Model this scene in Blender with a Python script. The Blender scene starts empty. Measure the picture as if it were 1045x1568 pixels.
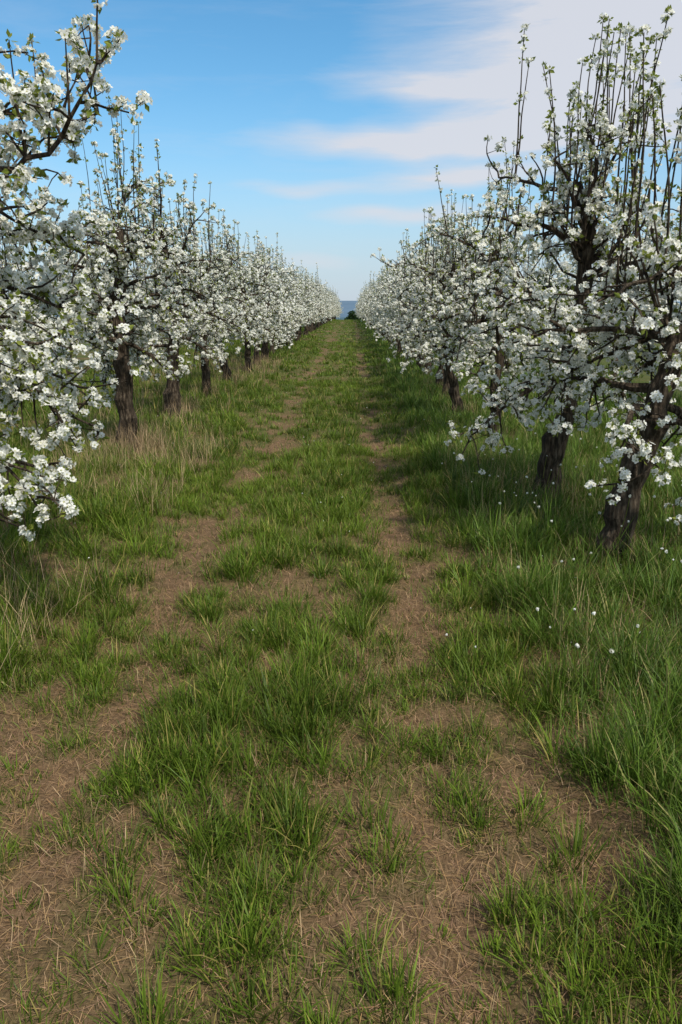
import bpy, math, numpy as np, time
from mathutils import Vector
T0=time.time()
scene=bpy.context.scene
R=np.random.RandomState
# ------------------------------------------------------------------ helpers
_lat=R(7).rand(256,256)
def vnoise(x,y):
    xi=np.floor(x).astype(int); yi=np.floor(y).astype(int)
    fx=x-xi; fy=y-yi; fx=fx*fx*(3-2*fx); fy=fy*fy*(3-2*fy)
    a=_lat[xi%256,yi%256]; b=_lat[(xi+1)%256,yi%256]; c=_lat[xi%256,(yi+1)%256]; d=_lat[(xi+1)%256,(yi+1)%256]
    return (a*(1-fx)+b*fx)*(1-fy)+(c*(1-fx)+d*fx)*fy
def fbm(x,y,o=4):
    s=0;a=1;t=0
    for i in range(o):
        s=s+a*vnoise(x*2**i+17.3*i,y*2**i+5.1*i); t+=a; a*=.5
    return s/t
def sstep(a,b,x):
    t=np.clip((x-a)/(b-a),0,1); return t*t*(3-2*t)
def track(x,y):
    wob=0.10*(vnoise(y*0.5,y*0+3)-.5)*2
    return np.maximum(np.exp(-((x+1.08+wob)/.20)**2),np.exp(-((x-.34-wob*.6)/.15)**2))
def rightzone(x,y): return sstep(.72,1.0,x+.25*(fbm(y*1.1,y*0+9,2)-.5))
def leftzone(x,y): return sstep(1.65,2.15,-x+.5*(fbm(y*.9,y*0+29,2)-.5))
def height(x,y):
    x=np.asarray(x,float); y=np.asarray(y,float)
    h=.05*(fbm(x*1.1,y*1.1,3)-.5)+.025*(fbm(x*5,y*5,2)-.5)
    h=h-.035*track(x,y)+.06*rightzone(x,y)+.05*leftzone(x,y)
    fade=np.clip(1-(np.hypot(x,y)-30)/150,0,1)
    h=h*fade
    d=np.clip(y-100,0,None)
    drop=-d*d*.0006
    drop=np.where(d>120,-8.64-(d-120)*.144,drop)
    return h+np.maximum(drop,-34)
def green(x,y):
    """how much living grass 0..1"""
    n=fbm(x*1.6+3,y*1.3+8,3); n2=fbm(x*5.2+13,y*4.6+1,2)
    g=.63+ (n-.5)*.7+(n2-.5)*1.9+.16*sstep(2.2,6,y)
    tr=track(x,y)
    g=g-.55*tr*(.4+1.2*(fbm(x*2+40,y*1.3,2)-.1))*(1-.2*sstep(8,30,y))
    g=g+.28*rightzone(x,y)+.08*leftzone(x,y)-.25*leftzone(x,y)*(fbm(x*.8,y*.8+50,2)>.5)
    return np.clip(g,0,1)

def new_mesh(name,verts,polys,mats,col=None,smooth=False):
    me=bpy.data.meshes.new(name)
    verts=np.ascontiguousarray(verts,dtype=np.float32)
    me.vertices.add(len(verts)); me.vertices.foreach_set('co',verts.ravel())
    idx=np.concatenate([p.ravel() for p,m in polys]).astype(np.int32)
    tot=np.concatenate([np.full(len(p),p.shape[1]) for p,m in polys]).astype(np.int32)
    start=np.concatenate([[0],np.cumsum(tot)[:-1]]).astype(np.int32)
    mi=np.concatenate([np.full(len(p),m) for p,m in polys]).astype(np.int32)
    me.loops.add(len(idx)); me.loops.foreach_set('vertex_index',idx)
    me.polygons.add(len(tot)); me.polygons.foreach_set('loop_start',start); me.polygons.foreach_set('loop_total',tot)
    me.polygons.foreach_set('material_index',mi)
    for m in mats: me.materials.append(m)
    if col is not None:
        a=me.attributes.new('Col','FLOAT_COLOR','POINT')
        c=np.ones((len(verts),4),np.float32); c[:,:3]=col; a.data.foreach_set('color',c.ravel())
    me.polygons.foreach_set('use_smooth',np.full(len(tot),smooth,dtype=bool))
    me.update(calc_edges=True)
    return me
def add_obj(name,me,loc=(0,0,0),rot=0,scale=1):
    o=bpy.data.objects.new(name,me); scene.collection.objects.link(o)
    o.location=loc; o.rotation_euler=(0,0,rot)
    o.scale=(scale,)*3 if not isinstance(scale,tuple) else scale
    return o
# ------------------------------------------------------------------ materials
def mat(name):
    m=bpy.data.materials.new(name); m.use_nodes=True
    nt=m.node_tree; nt.nodes.clear()
    return m,nt,nt.nodes.new('ShaderNodeOutputMaterial')
def foliage_mat(name,color=None,trans=.3,rough=.5,spec=.3):
    m,nt,out=mat(name); N=nt.nodes; L=nt.links
    if color is None:
        a=N.new('ShaderNodeAttribute'); a.attribute_name='Col'; src=a.outputs['Color']
    else:
        tc=N.new('ShaderNodeTexCoord'); nz=N.new('ShaderNodeTexNoise'); nz.inputs['Scale'].default_value=9; nz.inputs['Detail'].default_value=1
        L.new(tc.outputs['Object'],nz.inputs['Vector'])
        r=N.new('ShaderNodeValToRGB'); r.color_ramp.elements[0].position=.35; r.color_ramp.elements[1].position=.65
        r.color_ramp.elements[0].color=(*color[0],1); r.color_ramp.elements[1].color=(*color[1],1)
        L.new(nz.outputs['Fac'],r.inputs['Fac']); src=r.outputs['Color']
    if spec>0:
        p=N.new('ShaderNodeBsdfPrincipled'); p.inputs['Roughness'].default_value=rough; p.inputs['Specular IOR Level'].default_value=spec
        L.new(src,p.inputs['Base Color'])
    else:
        p=N.new('ShaderNodeBsdfDiffuse'); L.new(src,p.inputs['Color'])
    t=N.new('ShaderNodeBsdfTranslucent'); mx=N.new('ShaderNodeMixShader'); mx.inputs[0].default_value=trans
    L.new(src,t.inputs['Color'])
    L.new(p.outputs[0],mx.inputs[1]); L.new(t.outputs[0],mx.inputs[2]); L.new(mx.outputs[0],out.inputs[0])
    return m
M_grass=foliage_mat('grass_blades',None,.3,.5,.2)
M_petal=foliage_mat('blossom_petals',((.84,.825,.73),(.90,.89,.82)),.38,.6,0)
M_leaf=foliage_mat('young_leaves',((.15,.19,.03),(.29,.32,.07)),.4,.45,0)
M_stamen=foliage_mat('flower_centres',((.32,.33,.10),(.45,.42,.16)),.1,.7,0)
M_darkleaf=foliage_mat('dark_leaves',((.02,.045,.018),(.045,.075,.025)),.2,.5,0)
def bark():
    m,nt,out=mat('bark'); N=nt.nodes; L=nt.links
    tc=N.new('ShaderNodeTexCoord'); mp=N.new('ShaderNodeMapping'); mp.inputs['Scale'].default_value=(42,42,8)
    L.new(tc.outputs['Object'],mp.inputs[0])
    nz=N.new('ShaderNodeTexNoise'); nz.inputs['Scale'].default_value=1; nz.inputs['Detail'].default_value=6; nz.inputs['Roughness'].default_value=.65
    L.new(mp.outputs[0],nz.inputs['Vector'])
    vo=N.new('ShaderNodeTexVoronoi'); vo.inputs['Scale'].default_value=.9; L.new(mp.outputs[0],vo.inputs['Vector'])
    r=N.new('ShaderNodeValToRGB'); e=r.color_ramp.elements
    e[0].position=.33;e[0].color=(.014,.010,.007,1); e[1].position=.70;e[1].color=(.17,.13,.09,1)
    x=e.new(.5); x.color=(.055,.040,.026,1)
    L.new(nz.outputs['Fac'],r.inputs[0])
    p=N.new('ShaderNodeBsdfPrincipled'); p.inputs['Roughness'].default_value=.9; p.inputs['Specular IOR Level'].default_value=.15
    L.new(r.outputs[0],p.inputs['Base Color'])
    ad=N.new('ShaderNodeMath'); ad.operation='ADD'; L.new(nz.outputs['Fac'],ad.inputs[0]); L.new(vo.outputs['Distance'],ad.inputs[1])
    b=N.new('ShaderNodeBump'); b.inputs['Strength'].default_value=1; b.inputs['Distance'].default_value=.03
    L.new(ad.outputs[0],b.inputs['Height']); L.new(b.outputs[0],p.inputs['Normal']); L.new(p.outputs[0],out.inputs[0])
    return m
M_bark=bark()
def ground_mat():
    m,nt,out=mat('orchard_soil_and_turf'); N=nt.nodes; L=nt.links
    tc=N.new('ShaderNodeTexCoord')
    def noise(sc,det=5,rough=.6,vec=None):
        n=N.new('ShaderNodeTexNoise'); n.inputs['Scale'].default_value=sc; n.inputs['Detail'].default_value=det; n.inputs['Roughness'].default_value=rough
        L.new(vec or tc.outputs['Object'],n.inputs['Vector']); return n.outputs['Fac']
    def ramp(f,els):
        r=N.new('ShaderNodeValToRGB'); e=r.color_ramp.elements
        e[0].position,e[0].color=els[0][0],(*els[0][1],1); e[1].position,e[1].color=els[-1][0],(*els[-1][1],1)
        for p,c in els[1:-1]:
            q=e.new(p); q.color=(*c,1)
        L.new(f,r.inputs[0]); return r.outputs[0]
    mp=N.new('ShaderNodeMapping'); mp.inputs['Scale'].default_value=(1,.25,1); mp.inputs['Rotation'].default_value=(0,0,.6); L.new(tc.outputs['Object'],mp.inputs[0])
    mp2=N.new('ShaderNodeMapping'); mp2.inputs['Scale'].default_value=(.25,1,1); mp2.inputs['Rotation'].default_value=(0,0,.3); L.new(tc.outputs['Object'],mp2.inputs[0])
    fa=noise(110,4,.7,mp.outputs[0]); fb=noise(130,4,.7,mp2.outputs[0])
    mm=N.new('ShaderNodeMath'); mm.operation='MAXIMUM'; L.new(fa,mm.inputs[0]); L.new(fb,mm.inputs[1])
    dry=ramp(mm.outputs[0],[(.42,(.05,.034,.018)),(.55,(.18,.112,.058)),(.72,(.38,.26,.145))])
    soil=ramp(noise(14),[(.3,(.075,.047,.025)),(.7,(.235,.145,.078))])
    mx0=N.new('ShaderNodeMix'); mx0.data_type='RGBA'; L.new(noise(5,4),mx0.inputs[0]); L.new(dry,mx0.inputs[6]); L.new(soil,mx0.inputs[7])
    gr=ramp(noise(45,6,.7),[(.35,(.03,.045,.010)),(.55,(.068,.10,.018)),(.72,(.11,.145,.035))])
    at=N.new('ShaderNodeAttribute'); at.attribute_name='Col'; sp=N.new('ShaderNodeSeparateColor'); L.new(at.outputs['Color'],sp.inputs[0])
    mx=N.new('ShaderNodeMix'); mx.data_type='RGBA'; L.new(sp.outputs[0],mx.inputs[0]); L.new(mx0.outputs[2],mx.inputs[6]); L.new(gr,mx.inputs[7])
    far=ramp(noise(.004,3),[(.4,(.045,.085,.11)),(.6,(.07,.12,.14))])  # aerial haze painted into the far ground colour, blended in by distance
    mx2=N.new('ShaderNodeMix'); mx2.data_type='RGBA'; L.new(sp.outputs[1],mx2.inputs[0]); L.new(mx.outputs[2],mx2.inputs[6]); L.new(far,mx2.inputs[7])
    p=N.new('ShaderNodeBsdfPrincipled'); p.inputs['Roughness'].default_value=.95; p.inputs['Specular IOR Level'].default_value=.1
    L.new(mx2.outputs[2],p.inputs['Base Color'])
    b=N.new('ShaderNodeBump'); b.inputs['Strength'].default_value=.8; b.inputs['Distance'].default_value=.02
    L.new(mm.outputs[0],b.inputs['Height']); L.new(b.outputs[0],p.inputs['Normal']); L.new(p.outputs[0],out.inputs[0])
    return m
# ------------------------------------------------------------------ ground
def axis(lo,hi,step,grow,lim0,lim1):
    c=list(np.arange(lo,hi,step)); s=step
    while c[-1]<lim1: s*=grow; c.append(c[-1]+s)
    s=step; a=[]; v=lo
    while v>lim0: s*=grow; v-=s; a.append(v)
    return np.array(a[::-1]+c)
xs=axis(-3.5,3.5,.045,1.12,-5000,5000)
ys=axis(0.5,9,.045,1.035,-300,7000)
X,Y=np.meshgrid(xs,ys)
Z=height(X,Y)
V=np.stack([X.ravel(),Y.ravel(),Z.ravel()],1)
nx,ny=len(xs),len(ys)
I=np.arange(nx*ny).reshape(ny,nx)
F=np.stack([I[:-1,:-1].ravel(),I[:-1,1:].ravel(),I[1:,1:].ravel(),I[1:,:-1].ravel()],1)
G=green(X,Y); G=G*(.55+.35*sstep(4,14,Y))
dist=np.hypot(X,Y)
G=np.where(dist>100,.95,G)
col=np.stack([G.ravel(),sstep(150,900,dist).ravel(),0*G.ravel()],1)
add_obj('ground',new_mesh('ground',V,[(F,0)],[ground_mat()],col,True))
# ------------------------------------------------------------------ grass
class Blades:
    def __init__(s): s.v=[];s.c=[];s.n=0
    def add(s,pos,L,w,az,e0,bend,col,rs):
        n=len(pos); t=np.array([0,.35,.7,1.])
        p=np.zeros((n,4,3)); p[:,0]=pos
        H=np.stack([np.cos(az),np.sin(az),0*az],1)
        for i in range(1,4):
            e=e0-bend*(t[i]+t[i-1])/2
            d=H*np.cos(e)[:,None]; d[:,2]=np.sin(e)
            p[:,i]=p[:,i-1]+d*(L*(t[i]-t[i-1]))[:,None]
        fa=az+np.pi/2+rs.normal(0,.5,n)
        W=np.stack([np.cos(fa),np.sin(fa),0*fa],1)*(w/2)[:,None]
        v=np.stack([p[:,0]-W*.8,p[:,0]+W*.8,p[:,1]-W,p[:,1]+W,p[:,2]-W*.7,p[:,2]+W*.7,p[:,3]],1)
        k=np.array([.0,.0,.35,.35,.8,.8,1.])[None,:,None]
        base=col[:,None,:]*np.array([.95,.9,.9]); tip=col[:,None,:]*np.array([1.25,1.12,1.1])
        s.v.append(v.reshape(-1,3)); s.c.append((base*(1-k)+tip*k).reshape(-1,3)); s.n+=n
    def build(s,name,m):
        V=np.concatenate(s.v);C=np.concatenate(s.c); b=np.arange(s.n)[:,None]*7
        q=np.concatenate([b+np.array([0,1,3,2]),b+np.array([2,3,5,4])]); t=b+np.array([4,5,6])
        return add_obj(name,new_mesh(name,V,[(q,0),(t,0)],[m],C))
rs=R(11)
gb=Blades(); dry=Blades()
def gcol(n,x,y):
    a=np.array([.058,.108,.010]); b=np.array([.142,.225,.022]); c=np.array([.27,.25,.07])
    k=np.clip(rs.normal(.45,.3,n)+(fbm(x*.7+5,y*.7,2)-.5)*.9,0,1)[:,None]
    o=a*(1-k)+b*k
    yl=(rs.rand(n)<.10)[:,None]; o=np.where(yl,c,o)
    return o
def clumps(N,x0,x1,y0,y1,nb,widthmul,hm=1.0,thr=.5):
    cx=rs.uniform(x0,x1,N); cy=rs.uniform(y0,y1,N)
    g=green(cx,cy); keep=rs.rand(N)<.08+.92*sstep(thr-.25,thr+.4,g)
    cx,cy,g=cx[keep],cy[keep],g[keep]; n=len(cx)
    rz=rightzone(cx,cy); lz=leftzone(cx,cy); tall=np.maximum(rz*.55,lz*.45)
    big=rs.rand(n)**2.5
    ch=(.045+.05*g+.11*big*(1-track(cx,cy)))*(1+1.0*tall)*rs.uniform(.75,1.25,n)*hm
    cr=(.02+.04*rs.rand(n)+.03*big)*(1+.3*tall)*(1+.25*(widthmul-1))
    cnt=(nb*(.45+1.1*big+.3*g)*rs.uniform(.6,1.3,n)).astype(int)+3
    id=np.repeat(np.arange(n),cnt); m=len(id)
    a=rs.uniform(0,2*np.pi,m); r=np.sqrt(rs.rand(m))
    px=cx[id]+np.cos(a)*r*cr[id]; py=cy[id]+np.sin(a)*r*cr[id]
    L=ch[id]*rs.uniform(.55,1.25,m)*(1.1-.25*r)
    az=a+rs.normal(0,.6,m)
    e0=np.radians(88-28*r+rs.normal(0,7,m)); bend=np.radians(np.abs(rs.normal(25,20,m))+12*tall[id])
    pos=np.stack([px,py,height(px,py)-.004],1)
    cc=gcol(m,px,py)
    tint=rs.normal(1,.18,n)[id][:,None]; cc=cc*tint
    cc=cc*np.where(rz[id][:,None]>.5,np.array([.90,.98,1.2]),1)
    w=(rs.uniform(.0028,.0052,m))*widthmul*(1+.15*tall[id])
    gb.add(pos,L,w,az,e0,bend,cc,rs)
def scatter(N,x0,x1,y0,y1,wm,hm=1):
    x=rs.uniform(x0,x1,N); y=rs.uniform(y0,y1,N); g=green(x,y)
    k=rs.rand(N)<.15+.8*g; x,y,g=x[k],y[k],g[k]; n=len(x)
    tall=np.maximum(rightzone(x,y)*.6,leftzone(x,y)*.4)
    L=(.025+.045*rs.rand(n)+.035*g)*(1+1.0*tall)*hm
    gb.add(np.stack([x,y,height(x,y)-.003],1),L,rs.uniform(.002,.0038,n)*wm,rs.uniform(0,6.28,n),np.radians(rs.normal(70,15,n)),np.radians(np.abs(rs.normal(30,20,n))),gcol(n,x,y)*.95,rs)
def straw(N,x0,x1,y0,y1,wm):
    x=rs.uniform(x0,x1,N); y=rs.uniform(y0,y1,N); g=green(x,y)
    k=rs.rand(N)<(1-.7*g); x,y=x[k],y[k]; n=len(x)
    c=np.array([.44,.31,.17])*rs.uniform(.3,1.25,n)[:,None]*np.stack([np.ones(n),rs.uniform(.88,1.06,n),rs.uniform(.7,1.1,n)],1)
    dry.add(np.stack([x,y,height(x,y)+rs.uniform(.0,.018,n)],1),rs.uniform(.015,.07,n)*(1+.1*wm),rs.uniform(.001,.0022,n)*wm,rs.uniform(0,6.28,n),np.radians(rs.normal(14,16,n)),np.radians(rs.normal(12,20,n)),c,rs)
clumps(5200,-3.2,3.4,.7,4.2,27,1.0)
clumps(5000,-4.5,4.5,4.2,9,22,1.3)
scatter(75000,-3.2,3.4,.7,4.2,1.0); scatter(70000,-4.5,4.5,4.2,9,1.5)
clumps(4600,-6,6,9,18,16,2.0); scatter(40000,-6,6,9,18,2.5,1.1)
clumps(4600,-7,7,18,38,9,3.8,.9); scatter(28000,-7,7,18,38,4.5,1.1)
clumps(4200,-8,8,38,104,6,8.0,.7); scatter(16000,-8,8,38,106,9,1.0)
straw(120000,-3.2,3.4,.7,4.2,1.0); straw(70000,-4.5,4.5,4.2,10,1.5); straw(20000,-5,5,10,24,3)
def tallgrass(N,x0,x1,y0,y1,hh,colr,B,wm=1,spread=10):
    x=rs.uniform(x0,x1,N); y=rs.uniform(y0,y1,N); k=rs.rand(N)<sstep(.38,.62,fbm(x*1.4+70,y*1.4,3)); x,y=x[k],y[k];n=len(x)
    c=np.array(colr)*rs.uniform(.6,1.3,n)[:,None]
    B.add(np.stack([x,y,height(x,y)],1),hh*rs.uniform(.4,1.2,n),rs.uniform(.002,.0036,n)*wm,rs.uniform(0,6.28,n),np.radians(rs.normal(82,spread,n)),np.radians(np.abs(rs.normal(20,20,n))),c,rs)
tallgrass(6000,.95,3.6,1.0,9,.26,(.115,.19,.05),gb)
tallgrass(4500,1.0,5,9,22,.27,(.115,.19,.05),gb,2)
tallgrass(9500,-4.2,-1.55,2.0,9,.34,(.46,.36,.20),dry,1,26)
tallgrass(3200,-5,-1.75,2.0,12,.25,(.12,.19,.04),gb,1.3)
tallgrass(3500,-5,-2,9,24,.35,(.42,.33,.18),dry,2,22)
tallgrass(5500,1.0,3.4,2.5,9,.24,(.44,.34,.19),dry,1,30)
tallgrass(3000,-1.6,1.0,.9,6,.09,(.44,.34,.19),dry,.8,30)
print('grass',gb.n,dry.n,time.time()-T0)
# ------------------------------------------------------------------ trees
def nrm(v): return v/np.maximum(np.linalg.norm(v,axis=-1,keepdims=True),1e-9)
class Tree:
    def __init__(s,seed,lod=0):
        s.r=R(seed); s.lod=lod; s.nv=0; s.v=[]; s.cl=[];s.ax=[];s.kind=[]
        s.polys=[]
    def _add(s,v,f,m):
        s.polys.append((f+s.nv,m)); s.v.append(v); s.nv+=len(v)
    def tube(s,P,rad,n=5,rough=0.):
        if s.lod and n<=3: return
        if s.lod: n=max(3,n//2)
        P=np.asarray(P,float); k=len(P); T=np.gradient(P,axis=0); T=nrm(T)
        ref=np.array([.31,.92,.2]) if abs(T[0][2])>.7 else np.array([.1,.2,.97])
        U=nrm(np.cross(T,ref)); W=np.cross(T,U)
        a=np.arange(n)*2*np.pi/n
        rr=np.asarray(rad)[:,None]*(1+rough*s.r.normal(0,1,(k,n)))
        v=P[:,None]+(U[:,None]*np.cos(a)[None,:,None]+W[:,None]*np.sin(a)[None,:,None])*rr[...,None]
        i=np.arange(k-1)[:,None]*n; j=np.arange(n)[None]; jn=(j+1)%n
        f=np.stack([i+j,i+jn,i+n+jn,i+n+j],-1).reshape(-1,4)
        s._add(v.reshape(-1,3),f,0)
    def walk(s,p,d,L,step,jit,grav,up=0):
        n=max(2,int(round(L/step))); P=[np.array(p,float)]; d=nrm(np.array(d,float))
        for i in range(n):
            d=nrm(d+s.r.normal(0,jit,3)+np.array([0,0,-grav+up])*step)
            P.append(P[-1]+d*step)
        return np.array(P)
    def clus(s,p,ax,kind=1.): s.cl.append(p);s.ax.append(ax);s.kind.append(kind)
    def dress(s,P,dens=1.0,subL=.4):
        r=s.r; k=len(P)
        for i in range(1,k):
            for _ in range(1+(r.rand()<.7*dens)):
                if r.rand()>dens+.15: continue
                t=nrm(P[i]-P[i-1]); rd=r.normal(0,1,3); rd[2]=rd[2]*.8+.1
                rd-=t*np.dot(rd,t)*.6; d=nrm(nrm(rd)+t*.45)
                L=subL*r.uniform(.45,1.2)
                Q=s.walk(P[i],d,L,.07,.22,1.0)
                s.tube(Q,np.linspace(.0085,.0035,len(Q)),4)
                for j in range(1,len(Q)):
                    if r.rand()<.55*dens:
                        o=nrm(r.normal(0,1,3)+[0,0,.3]); L2=r.uniform(.05,.18)
                        W=s.walk(Q[j],o,L2,.05,.25,.3); s.tube(W,np.linspace(.0042,.0022,len(W)),3)
                        s.clus(W[-1],nrm(W[-1]-W[-2]+[0,0,.3]),r.uniform(.5,1.6))
                        if L2>.12 and r.rand()<.35: s.clus(W[len(W)//2],o,.6)
                    if r.rand()<.33*dens: s.clus(Q[j]+r.normal(0,.018,3),nrm(r.normal(0,1,3)+[0,0,.5]),r.uniform(.6,1.3))
                s.clus(Q[-1],nrm(Q[-1]-Q[-2]+[0,0,.2]),r.uniform(.8,1.8))
            if r.rand()<.5: s.clus(P[i]+r.normal(0,.03,3),nrm(r.normal(0,1,3)+[0,0,.6]),.9)
    def shoot(s,p,L,lean=.1,fl=.55):
        r=s.r; d=np.array([r.normal(0,lean),r.normal(0,lean),1.])
        P=s.walk(p,d,L,.08,.032,-.4); s.tube(P,np.linspace(.008,.0032,len(P)),4)
        for i in range(2,len(P)):
            f=i/len(P)
            if r.rand()<.14+.5*f: s.clus(P[i]+r.normal(0,.01,3),nrm(r.normal(0,1,3)+[0,0,.9]),-1 if r.rand()>fl else .55)
        s.clus(P[-1],np.array([0,0,1.]),.9 if r.rand()<.6 else -1)
    def blossoms(s):
        r=s.r; C=np.array(s.cl);A=nrm(np.array(s.ax));K=np.array(s.kind)
        nf,rs_=(9.2,1.) if not s.lod else (4.0,1.8)
        cnt=np.where(K>0,np.round(nf*K*r.uniform(.7,1.25,len(K))),(r.rand(len(K))<.4)*2).astype(int)
        id=np.repeat(np.arange(len(K)),cnt); n=len(id)
        d=nrm(A[id]*.75+nrm(r.normal(0,1,(n,3))))
        pos=C[id]+d*(r.uniform(.016,.036,n)*np.clip(K[id],.7,1.6)**.6)[:,None]
        ax=nrm(d+r.normal(0,.22,(n,3)))
        rad=r.uniform(.0150,.0200,n)*rs_
        U=nrm(np.cross(ax,r.normal(0,1,(n,3)))); W=np.cross(ax,U)
        if s.lod:
            th=np.arange(5)*2*np.pi/5
            v=pos[:,None]+rad[:,None,None]*(U[:,None]*np.cos(th)[None,:,None]+W[:,None]*np.sin(th)[None,:,None])
            s._add(v.reshape(-1,3),np.arange(n*5).reshape(-1,5),1)
        else:
            th=np.arange(5)*2*np.pi/5
            loc=np.array([[.08,0,0],[.55,-.40,.16],[.98,-.24,.30],[.98,.24,.30],[.55,.40,.16]])
            cup=r.uniform(.3,1.6,n); vs=[]
            for k in range(5):
                c,sn=np.cos(th[k]),np.sin(th[k])
                lx=loc[:,0]*c-loc[:,1]*sn; ly=loc[:,0]*sn+loc[:,1]*c; lz=loc[:,2]
                vs.append(pos[:,None]+rad[:,None,None]*(U[:,None]*lx[None,:,None]+W[:,None]*ly[None,:,None]+ax[:,None]*(lz[None,:]*cup[:,None])[...,None]))
            s._add(np.stack(vs,1).reshape(-1,3),np.arange(n*25).reshape(-1,5),1)
            tri=np.array([[0.3,0,.14],[-.15,.26,.14],[-.15,-.26,.14]])
            v=pos[:,None]+rad[:,None,None]*(U[:,None]*tri[None,:,0,None]+W[:,None]*tri[None,:,1,None]+ax[:,None]*tri[None,:,2,None])
            s._add(v.reshape(-1,3),np.arange(n*3).reshape(-1,3),3)
        q=.5 if s.lod else 1
        cnt=np.round(np.where(K>0,r.randint(3,7,len(K)),r.randint(6,11,len(K)))*q).astype(int); id=np.repeat(np.arange(len(K)),cnt); n=len(id)
        d=nrm(A[id]*.3+nrm(r.normal(0,1,(n,3)))+[0,0,.1]); L=r.uniform(.026,.054,n)*np.where(K[id]<0,.75,1)*(1.35 if s.lod else 1); side=nrm(np.cross(d,r.normal(0,1,(n,3)))); up=np.cross(side,d)
        b=C[id]+d*.008
        v=np.stack([b,b+d*(L*.5)[:,None]+side*(L*.27)[:,None]+up*(L*.08)[:,None],b+d*L[:,None],b+d*(L*.5)[:,None]-side*(L*.27)[:,None]+up*(L*.08)[:,None]],1)
        s._add(v.reshape(-1,3),np.arange(n*4).reshape(-1,4),2)
    def mesh(s,name):
        s.blossoms()
        return new_mesh(name,np.concatenate(s.v),s.polys,[M_bark,M_petal,M_leaf,M_stamen])
def make_tree(seed,trunk=None,R0=.1,limbs=17,wx=1.0,wy=1.15,shoots=16,shootL=(.35,.95),extra=None,dens=.8,top=2.45,low=1.0,lod=0,extrashoots=None):
    t=Tree(seed,lod); r=t.r
    if trunk is None:
        lx,ly=r.normal(0,.09),r.normal(0,.09)
        trunk=[(0,0,-.1),(lx*.3,ly*.3,.35),(lx,ly,.8),(lx*1.2+r.normal(0,.04),ly,1.3),(lx+r.normal(0,.06),ly+r.normal(0,.05),1.8),(lx+r.normal(0,.1),ly+r.normal(0,.1),top)]
    tr=np.array(trunk,float)
    s=np.concatenate([[0],np.cumsum(np.linalg.norm(np.diff(tr,axis=0),axis=1))]); u=np.linspace(0,s[-1],26)
    P=np.stack([np.interp(u,s,tr[:,k]) for k in range(3)],1)
    for _ in range(2): P[1:-1]=(P[:-2]+2*P[1:-1]+P[2:])/4
    P[3:]+=r.normal(0,.011,P[3:].shape)
    f=u/s[-1]; rad=R0*(1.22*np.exp(-f*18)*.35+1-.62*f)
    rad=np.maximum(rad*(1+.08*r.normal(0,1,26)),.025)
    t.tube(P,rad,14,.05)
    for i in range(limbs):
        h=low+(top-.1-low)*((i+.5)/limbs)**.95+r.normal(0,.05)
        k=int(np.argmin(np.abs(P[:,2]-h))); a=i*2.4+r.normal(0,.35)
        f=(h-low)/(top-low)
        el=r.uniform(.15,.7) if f<.6 else r.uniform(.5,1.1)
        if f<.12: el=r.uniform(.0,.35)
        rr=(1.0-.45*abs(f-.3)) *r.uniform(.75,1.12)
        ww=math.hypot(wx*math.cos(a),wy*math.sin(a))
        L=ww*rr/max(.6,math.cos(el*.6))
        d=[math.cos(a)*math.cos(el),math.sin(a)*math.cos(el),math.sin(el)]
        Q=t.walk(P[k],d,L,.09,.16,1.1 if f<.65 else .5)
        t.tube(Q,np.linspace(max(.018,.034*(1-.3*f)),.007,len(Q))*(1+.08*r.normal(0,1,len(Q))),6,.06)
        t.dress(Q[1:],dens*(1-.35*f),.36)
        if f>.35:
            for _ in range(r.poisson(shoots/limbs*1.8)):
                j=r.randint(1,max(2,int(len(Q)*.9))); t.shoot(Q[j],r.uniform(*shootL)+ .2*f)
    t.dress(P[14:],dens*.6,.33)
    for _ in range(5): t.shoot(P[-1-r.randint(0,4)],r.uniform(*shootL)+.2)
    if extrashoots:
        for _ in range(extrashoots[0]):
            c=np.array(extrashoots[1])+r.uniform(-1,1,3)*np.array(extrashoots[2]); t.shoot(c,r.uniform(*extrashoots[3]),.06)
            k=int(np.argmin(np.linalg.norm(P-c,axis=1))); k=max(8,k-3)
            mid=(P[k]+c)/2+np.array([0,0,-.08]); Q=np.array([P[k],mid,c]); t.tube(Q,[.014,.011,.0075],5); t.dress(np.array([mid,(mid+c)/2,c]),.5,.25)
    if extra:
        for pts,r0,dn in extra:
            pts=np.array(pts,float); ss=np.concatenate([[0],np.cumsum(np.linalg.norm(np.diff(pts,axis=0),axis=1))])
            uu=np.linspace(0,ss[-1],max(4,int(ss[-1]/.09))); Q=np.stack([np.interp(uu,ss,pts[:,k]) for k in range(3)],1)
            for _ in range(2): Q[1:-1]=(Q[:-2]+2*Q[1:-1]+Q[2:])/4
            Q[1:]+=r.normal(0,.010,Q[1:].shape)
            t.tube(Q,np.linspace(r0,.006,len(Q)),7,.06); t.dress(Q[2:],dn,.3)
            if pts[-1][2]>2.2:
                for j in range(3,len(Q),3): t.shoot(Q[j],r.uniform(.25,.6))
    return t
def place(me,x,y,rot=0,sc=1):
    return add_obj('pear_tree',me,(x,y,float(height(x,y))-.02),rot,sc)
t=make_tree(101,trunk=[(0,0,-.1),(.09,.02,.3),(.17,.04,.7),(.30,.05,1.2),(.42,.06,1.6),(.66,.08,2.0),(.8,.1,2.4)],R0=.11,limbs=16,wx=.95,wy=.95,shoots=20,shootL=(.5,1.1),low=1.05,dens=.8,
  extrashoots=(13,(.55,.1,2.0),(.6,.3,.14),(.9,1.5)),
  extra=[([(.2,.0,1.0),(.0,-.25,1.1),(-.12,-.45,.95),(-.05,-.6,.72)],.028,.8),([(.2,.0,.95),(.35,-.35,1.0),(.45,-.55,.8),(.42,-.65,.62)],.025,.8)])
place(t.mesh('pear_tree_a'),1.70,4.75); print('tree clusters',len(t.cl))
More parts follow.
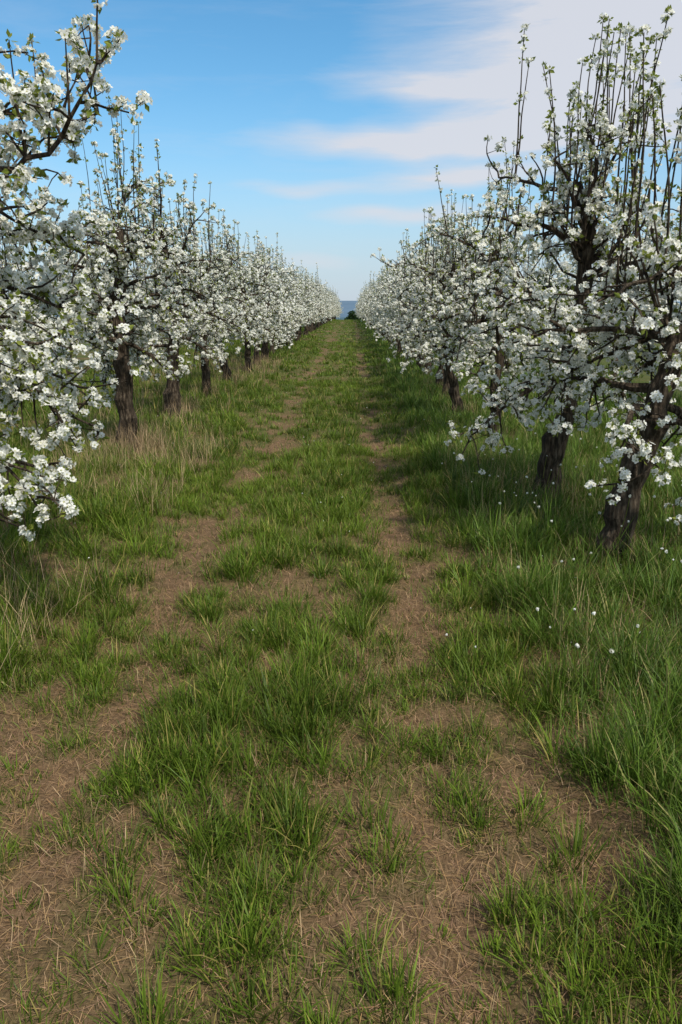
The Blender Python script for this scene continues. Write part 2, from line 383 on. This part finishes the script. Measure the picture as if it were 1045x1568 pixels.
t=make_tree(102,trunk=[(0,0,-.1),(.03,0,.35),(.13,0,.75),(.13,0,1.3),(.2,0,1.9),(.22,.02,2.3),(.08,.0,2.62)],R0=.115,limbs=18,wx=.95,wy=1.0,shoots=24,shootL=(.5,1.1),low=1.05,top=2.5,dens=.85,
  extrashoots=(14,(.15,0,2.3),(.7,.3,.14),(.7,1.4)),
  extra=[([(.18,0,2.1),(-.1,-.1,2.3),(-.35,-.1,2.25),(-.6,-.15,2.35)],.03,.8),([(.12,0,1.05),(-.2,-.2,1.05),(-.5,-.3,.85),(-.72,-.35,.66)],.026,.75)])
place(t.mesh('pear_tree_b'),1.70,6.35)
t=make_tree(103,trunk=None,R0=.1,limbs=22,wx=1.15,wy=1.2,shoots=18,low=.85,top=2.5,dens=1.0,
  extra=[([(0,0,2.0),(.4,-.2,2.30),(.8,-.3,2.28),(1.10,-.3,2.32),(1.38,-.35,2.72)],.026,.85),
         ([(0,0,2.1),(.35,-.1,2.5),(.7,0,2.62),(1.0,.1,2.54),(1.2,.1,2.62)],.024,.85),
         ([(0,0,2.0),(.3,-.5,2.2),(.6,-.75,2.15),(.9,-.8,2.25)],.022,.85),
         ([(0,0,2.2),(.3,-.3,2.6),(.5,-.5,2.8),(.75,-.5,2.95)],.022,.85),
         ([(0,0,1.9),(.4,.2,2.1),(.7,.3,2.05),(1.0,.3,1.95)],.024,.95),
         ([(0,0,1.1),(.4,-.3,1.2),(.7,-.45,1.0),(.9,-.5,.72)],.026,1.0),
         ([(0,0,1.1),(.3,-.5,1.2),(.6,-.65,1.0),(.75,-.7,.72)],.026,1.0),
         ([(0,0,1.0),(.4,.2,1.2),(.7,.3,1.15),(.9,.35,.95)],.026,.95),
         ([(0,0,1.3),(.4,-.1,1.45),(.7,-.2,1.35),(.95,-.25,1.2)],.026,1.0),
         ([(0,0,1.6),(.4,.15,1.8),(.7,.2,1.75),(.95,.2,1.6)],.026,1.0),
         ([(0,0,1.5),(.4,-.2,1.65),(.7,-.3,1.6),(.95,-.3,1.45)],.026,1.0),
         ([(0,0,1.7),(.35,-.4,1.9),(.6,-.55,1.8),(.85,-.6,1.65)],.024,1.0)])
place(t.mesh('pear_tree_c'),-2.52,4.1)
t=make_tree(104,trunk=[(0,0,-.1),(.01,0,.4),(.03,0,.9),(.0,0,1.4),(.05,0,1.9),(.12,0,2.5)],R0=.125,limbs=20,wx=.85,wy=1.3,shoots=26,shootL=(.45,1.1),low=1.15,dens=.95)
place(t.mesh('pear_tree_d'),-2.68,8.7)
VK=[dict(seed=200+i,R0=.09+.01*(i%3),limbs=17,wx=.88,wy=1.2,shoots=26+2*(i%3),shootL=(.35,1.0),low=1.03,dens=.92) for i in range(5)]
near=[make_tree(**k).mesh('pear_tree_v%d'%i) for i,k in enumerate(VK)]
far=[make_tree(lod=1,**k).mesh('pear_tree_f%d'%i) for i,k in enumerate(VK)]
print('trees',time.time()-T0)
rt=R(5); prev=-1
def rowfill(x,ylist,sc=1,lodd=22):
    global prev
    for y in ylist:
        k=rt.randint(5)
        if k==prev:k=(k+1)%5
        prev=k
        place((near if y<lodd else far)[k],x+rt.normal(0,.05),y+rt.normal(0,.15),rt.uniform(0,6.28),sc*rt.uniform(.92,1.07))
rowfill(1.80,[9.2,11.7,13.6,15.5]+list(np.arange(17.8,134,2.35)))
rowfill(-2.78,[11.6]+[14.1,17.0,19.8]+list(np.arange(22.2,134,2.4)))
rowfill(6.2,list(np.arange(6,50,3.0)),1,0)
rowfill(-7.2,list(np.arange(7,50,3.0)),1,0)
def ring(x,y,N,hh,R1=.3):
    a=rs.uniform(0,6.28,N); rr=.08+R1*rs.rand(N)**1.3
    px=x+np.cos(a)*rr; py=y+np.sin(a)*rr
    c=np.array([.44,.34,.19])*rs.uniform(.5,1.2,N)[:,None]
    dry.add(np.stack([px,py,height(px,py)],1),hh*rs.uniform(.4,1.2,N),rs.uniform(.002,.0045,N),rs.uniform(0,6.28,N),np.radians(rs.normal(76,14,N)),np.radians(np.abs(rs.normal(20,25,N))),c,rs)
ring(-2.55,8.7,380,.42,.3); ring(1.74,4.8,220,.2,.3); ring(1.70,6.4,220,.25,.35); ring(-2.6,4.1,300,.4,.5)
for y in (11.6,14.1,17,19.8,22.2): ring(-2.72,y,200,.35)
for y in (9.2,11.7,13.6,15.5): ring(1.78,y,160,.3)
gb.build('grass',M_grass); dry.build('dry_grass',M_grass)
# ------------------------------------------------------------------ wildflowers
wt=Tree(77)
for i in range(165):
    x=rs.uniform(.85,2.6) if i>25 else rs.uniform(-.6,1.0); y=rs.uniform(1.6,7.5) if i>25 else rs.uniform(3,12); z=float(height(x,y)); h=rs.uniform(.26,.48) if i>25 else rs.uniform(.12,.2)
    P=wt.walk([x,y,z],[rs.normal(0,.08),rs.normal(0,.08),1],h,.07,.05,0)
    wt.tube(P,np.linspace(.0028,.002,len(P)),3)
    wt.polys[-1]=(wt.polys[-1][0],2)
    sc=rs.uniform(.6,1.35)*(1 if i>25 else .6)
    for q in range(14):
        a=rs.normal(0,1,3); a/=np.linalg.norm(a); c=P[-1]+a*.006*sc*rs.uniform(.5,1.4); u=np.cross(a,[.3,.5,.8]); u/=np.linalg.norm(u); w=np.cross(a,u); u=u*sc; w=w*sc
        wt._add(np.array([c+u*.005,c+w*.005,c-u*.005,c-w*.005]),np.array([[0,1,2,3]]),1)
add_obj('wildflowers',new_mesh('wildflowers',np.concatenate(wt.v),wt.polys,[M_bark,M_petal,M_leaf]))
n=400; x=np.concatenate([rs.normal(1.6,.5,n//2),rs.normal(-2.4,.5,n//2)]); y=rs.uniform(3,16,n); z=height(x,y)+rs.uniform(.01,.09,n)
a=rs.uniform(0,6.28,n); u=np.stack([np.cos(a),np.sin(a),rs.normal(0,.3,n)],1)*.006; w=np.stack([-np.sin(a),np.cos(a),rs.normal(0,.3,n)],1)*.005
c=np.stack([x,y,z],1); add_obj('fallen_petals',new_mesh('fallen_petals',np.stack([c+u,c+w,c-u,c-w],1).reshape(-1,3),[(np.arange(n*4).reshape(-1,4),0)],[M_petal]))
# ------------------------------------------------------------------ distant things
def leafball(centers,rads,nleaf,size,seed,name,m):
    r=R(seed); vs=[]
    for c,rd in zip(centers,rads):
        n=nleaf; d=nrm(r.normal(0,1,(n,3))); rr=r.uniform(.45,1.05,n)**.6*(1+.25*np.sin(d[:,0]*5+c[0])*np.cos(d[:,2]*6))
        p=np.array(c)+d*rr[:,None]*np.array(rd); u=nrm(r.normal(0,1,(n,3))); w=nrm(np.cross(u,r.normal(0,1,(n,3)))); s=size*r.uniform(.5,1.3,n)[:,None]
        vs.append(np.stack([p+u*s,p+w*s*.6,p-u*s,p-w*s*.6],1).reshape(-1,3))
    v=np.concatenate(vs); return new_mesh(name,v,[(np.arange(len(v)).reshape(-1,4),0)],[m])
zb=float(height(.3,142))
tb=Tree(9); P=tb.walk([0,0,0],[0,0,1],1.0,.2,.05,0); tb.tube(P,np.linspace(.12,.05,len(P)),7)
cs=[(-.6,0,.8),(.5,.2,.8),(0,0,1.3),(-.3,.3,1.6),(.8,-.2,.7),(-.9,.1,.6),(0,0,.4)]
lb=leafball(cs,[(.7,.7,.5)]*7,900,.09,3,'bush_crown',M_darkleaf)
bush=add_obj('bush',new_mesh('bush_trunk',np.concatenate(tb.v),tb.polys,[M_bark]),(.3,142,zb))
cr=add_obj('crown',lb); cr.parent=bush
r=R(4); cs=[];rd=[]
for i in range(150):
    x=r.uniform(-260,260); y=620+r.normal(0,20); cs.append((x,y,float(height(x,y))+r.uniform(3,7))); rd.append((r.uniform(5,9),5,r.uniform(4,8)))
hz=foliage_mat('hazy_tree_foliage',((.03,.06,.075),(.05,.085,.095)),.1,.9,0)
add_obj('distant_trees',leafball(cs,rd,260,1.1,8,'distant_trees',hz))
hx=np.linspace(-5200,5200,200); rows=[]
for j,(yy,hf) in enumerate([(2600,0),(3300,.45),(4200,.85),(5000,1.0),(6200,.6)]):
    rows.append(np.stack([hx,np.full(200,yy),-40+hf*(33+16*(fbm(hx/1500+3,hx*0+2,3)-.3)+40)],1))
V=np.concatenate(rows); I=np.arange(1000).reshape(5,200)
F=np.stack([I[:-1,:-1].ravel(),I[:-1,1:].ravel(),I[1:,1:].ravel(),I[1:,:-1].ravel()],1)
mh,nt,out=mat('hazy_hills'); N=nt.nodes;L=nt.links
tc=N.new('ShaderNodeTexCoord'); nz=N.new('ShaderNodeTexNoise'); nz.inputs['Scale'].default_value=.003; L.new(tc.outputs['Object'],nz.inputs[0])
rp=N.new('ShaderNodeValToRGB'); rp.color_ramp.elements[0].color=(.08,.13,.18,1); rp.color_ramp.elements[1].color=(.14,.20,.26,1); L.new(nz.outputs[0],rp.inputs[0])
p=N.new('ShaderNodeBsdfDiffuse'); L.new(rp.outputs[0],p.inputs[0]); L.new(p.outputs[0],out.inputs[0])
add_obj('hills',new_mesh('hills',V,[(F,0)],[mh],None,True))
# ------------------------------------------------------------------ sky
SUN_EL=math.radians(54); SUN_AZ=math.radians(142)
w=bpy.data.worlds.new('World'); scene.world=w; w.use_nodes=True; nt=w.node_tree; N=nt.nodes; L=nt.links; N.clear()
out=N.new('ShaderNodeOutputWorld'); bg=N.new('ShaderNodeBackground'); bg.inputs[1].default_value=.15; L.new(bg.outputs[0],out.inputs[0])
sky=N.new('ShaderNodeTexSky'); sky.sky_type='NISHITA'; sky.sun_disc=False; sky.sun_elevation=SUN_EL; sky.sun_rotation=SUN_AZ; sky.air_density=1.0; sky.dust_density=.6; sky.ozone_density=2.0
tc=N.new('ShaderNodeTexCoord'); sp=N.new('ShaderNodeSeparateXYZ'); L.new(tc.outputs['Generated'],sp.inputs[0])
def M(op,a,b=None,c=None,clamp=False):
    n=N.new('ShaderNodeMath'); n.operation=op; n.use_clamp=clamp
    for i,v in enumerate((a,b,c)):
        if v is None: continue
        if isinstance(v,(int,float)): n.inputs[i].default_value=v
        else: L.new(v,n.inputs[i])
    return n.outputs[0]
az=M('ARCTAN2',sp.outputs[0],sp.outputs[1]); el=M('ARCSINE',sp.outputs[2])
def nz(sa,se,off,det=6,rough=.6,dist=.0):
    cb=N.new('ShaderNodeCombineXYZ'); L.new(M('MULTIPLY',az,sa),cb.inputs[0]); L.new(M('ADD',M('MULTIPLY',el,se),M('MULTIPLY',az,-.5)),cb.inputs[1]); cb.inputs[2].default_value=off
    n=N.new('ShaderNodeTexNoise'); n.inputs['Scale'].default_value=1; n.inputs['Detail'].default_value=det; n.inputs['Roughness'].default_value=rough; n.inputs['Distortion'].default_value=dist
    L.new(cb.outputs[0],n.inputs['Vector']); return n.outputs['Fac']
n1=nz(4,26,1.3,6,.6,.4); n2=nz(9,80,5.1,4,.65,.2); wv_=nz(5,9,9.7,2)
elw=M('ADD',el,M('MULTIPLY',M('SUBTRACT',wv_,.5),.05))
def blob(a0,sa,e0,se,amp):
    a=M('DIVIDE',M('SUBTRACT',az,math.radians(a0)),math.radians(sa)); e=M('DIVIDE',M('SUBTRACT',elw,math.radians(e0)),math.radians(se))
    q=M('ADD',M('MULTIPLY',a,a),M('MULTIPLY',e,e)); return M('MULTIPLY',M('EXPONENT',M('MULTIPLY',q,-1)),amp)
m=blob(20,15,17.0,4.0,1.25)
for b in [(9,9,14.6,.9,.7),(6,12,11.3,1.1,1.15),(16,9,12.0,1.8,.8),(9,7,8.8,.8,.9),(-4,5,8.2,.5,.5),(2,6,6.5,.7,.5),(-3,4,3,.8,.4),(10,8,6,.8,.4),(60,25,14,5,.8)]:
    m=M('ADD',m,blob(*b))
ov=M('MULTIPLY',M('SUBTRACT',el,.45),2.2,None,True); beh=M('MULTIPLY',M('MULTIPLY',sp.outputs[1],-2.0,None,True),M('MULTIPLY',el,3.,None,True))  # unseen cloud cover added overhead and behind the camera to soften, whiten the light
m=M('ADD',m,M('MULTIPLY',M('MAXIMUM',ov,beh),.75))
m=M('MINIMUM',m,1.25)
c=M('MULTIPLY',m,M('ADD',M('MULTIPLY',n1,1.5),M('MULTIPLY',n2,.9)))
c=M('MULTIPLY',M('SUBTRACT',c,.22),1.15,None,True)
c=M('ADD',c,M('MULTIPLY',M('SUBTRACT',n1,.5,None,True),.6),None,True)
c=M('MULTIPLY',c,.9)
hzf=M('MULTIPLY',M('EXPONENT',M('MULTIPLY',M('MULTIPLY',el,el),-1/(.15**2))),.85)
tint=N.new('ShaderNodeMix'); tint.data_type='RGBA'; tint.blend_type='MULTIPLY'; tint.inputs[0].default_value=1; L.new(sky.outputs[0],tint.inputs[6]); tint.inputs[7].default_value=(.55,1.0,1.12,1)
mx=N.new('ShaderNodeMix'); mx.data_type='RGBA'; L.new(hzf,mx.inputs[0]); L.new(tint.outputs[2],mx.inputs[6]); mx.inputs[7].default_value=(3.9,4.2,4.9,1)
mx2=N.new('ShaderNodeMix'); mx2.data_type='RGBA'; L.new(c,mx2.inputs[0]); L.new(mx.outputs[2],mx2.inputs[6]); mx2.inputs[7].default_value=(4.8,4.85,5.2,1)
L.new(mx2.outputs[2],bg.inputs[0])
sl=bpy.data.lights.new('sun','SUN'); sl.energy=4.2; sl.angle=math.radians(3); sl.color=(1,.95,.87)
so=bpy.data.objects.new('sun',sl); scene.collection.objects.link(so)
sd=Vector((math.sin(SUN_AZ)*math.cos(SUN_EL),math.cos(SUN_AZ)*math.cos(SUN_EL),math.sin(SUN_EL)))
so.rotation_euler=(sd).to_track_quat('Z','Y').to_euler(); so.location=(0,0,20)
# ------------------------------------------------------------------ camera
cd=bpy.data.cameras.new('camera'); cam=bpy.data.objects.new('camera',cd); scene.collection.objects.link(cam); scene.camera=cam
cd.sensor_fit='VERTICAL'; cd.sensor_height=36; cd.sensor_width=24; cd.lens=26; cd.clip_start=.05; cd.clip_end=20000
cam.location=(0,0,1.7); cam.rotation_euler=(math.radians(90-15.5),0,math.radians(.8))
scene.view_settings.view_transform='Standard'; scene.view_settings.look='None'; scene.view_settings.exposure=0
print('done',time.time()-T0)
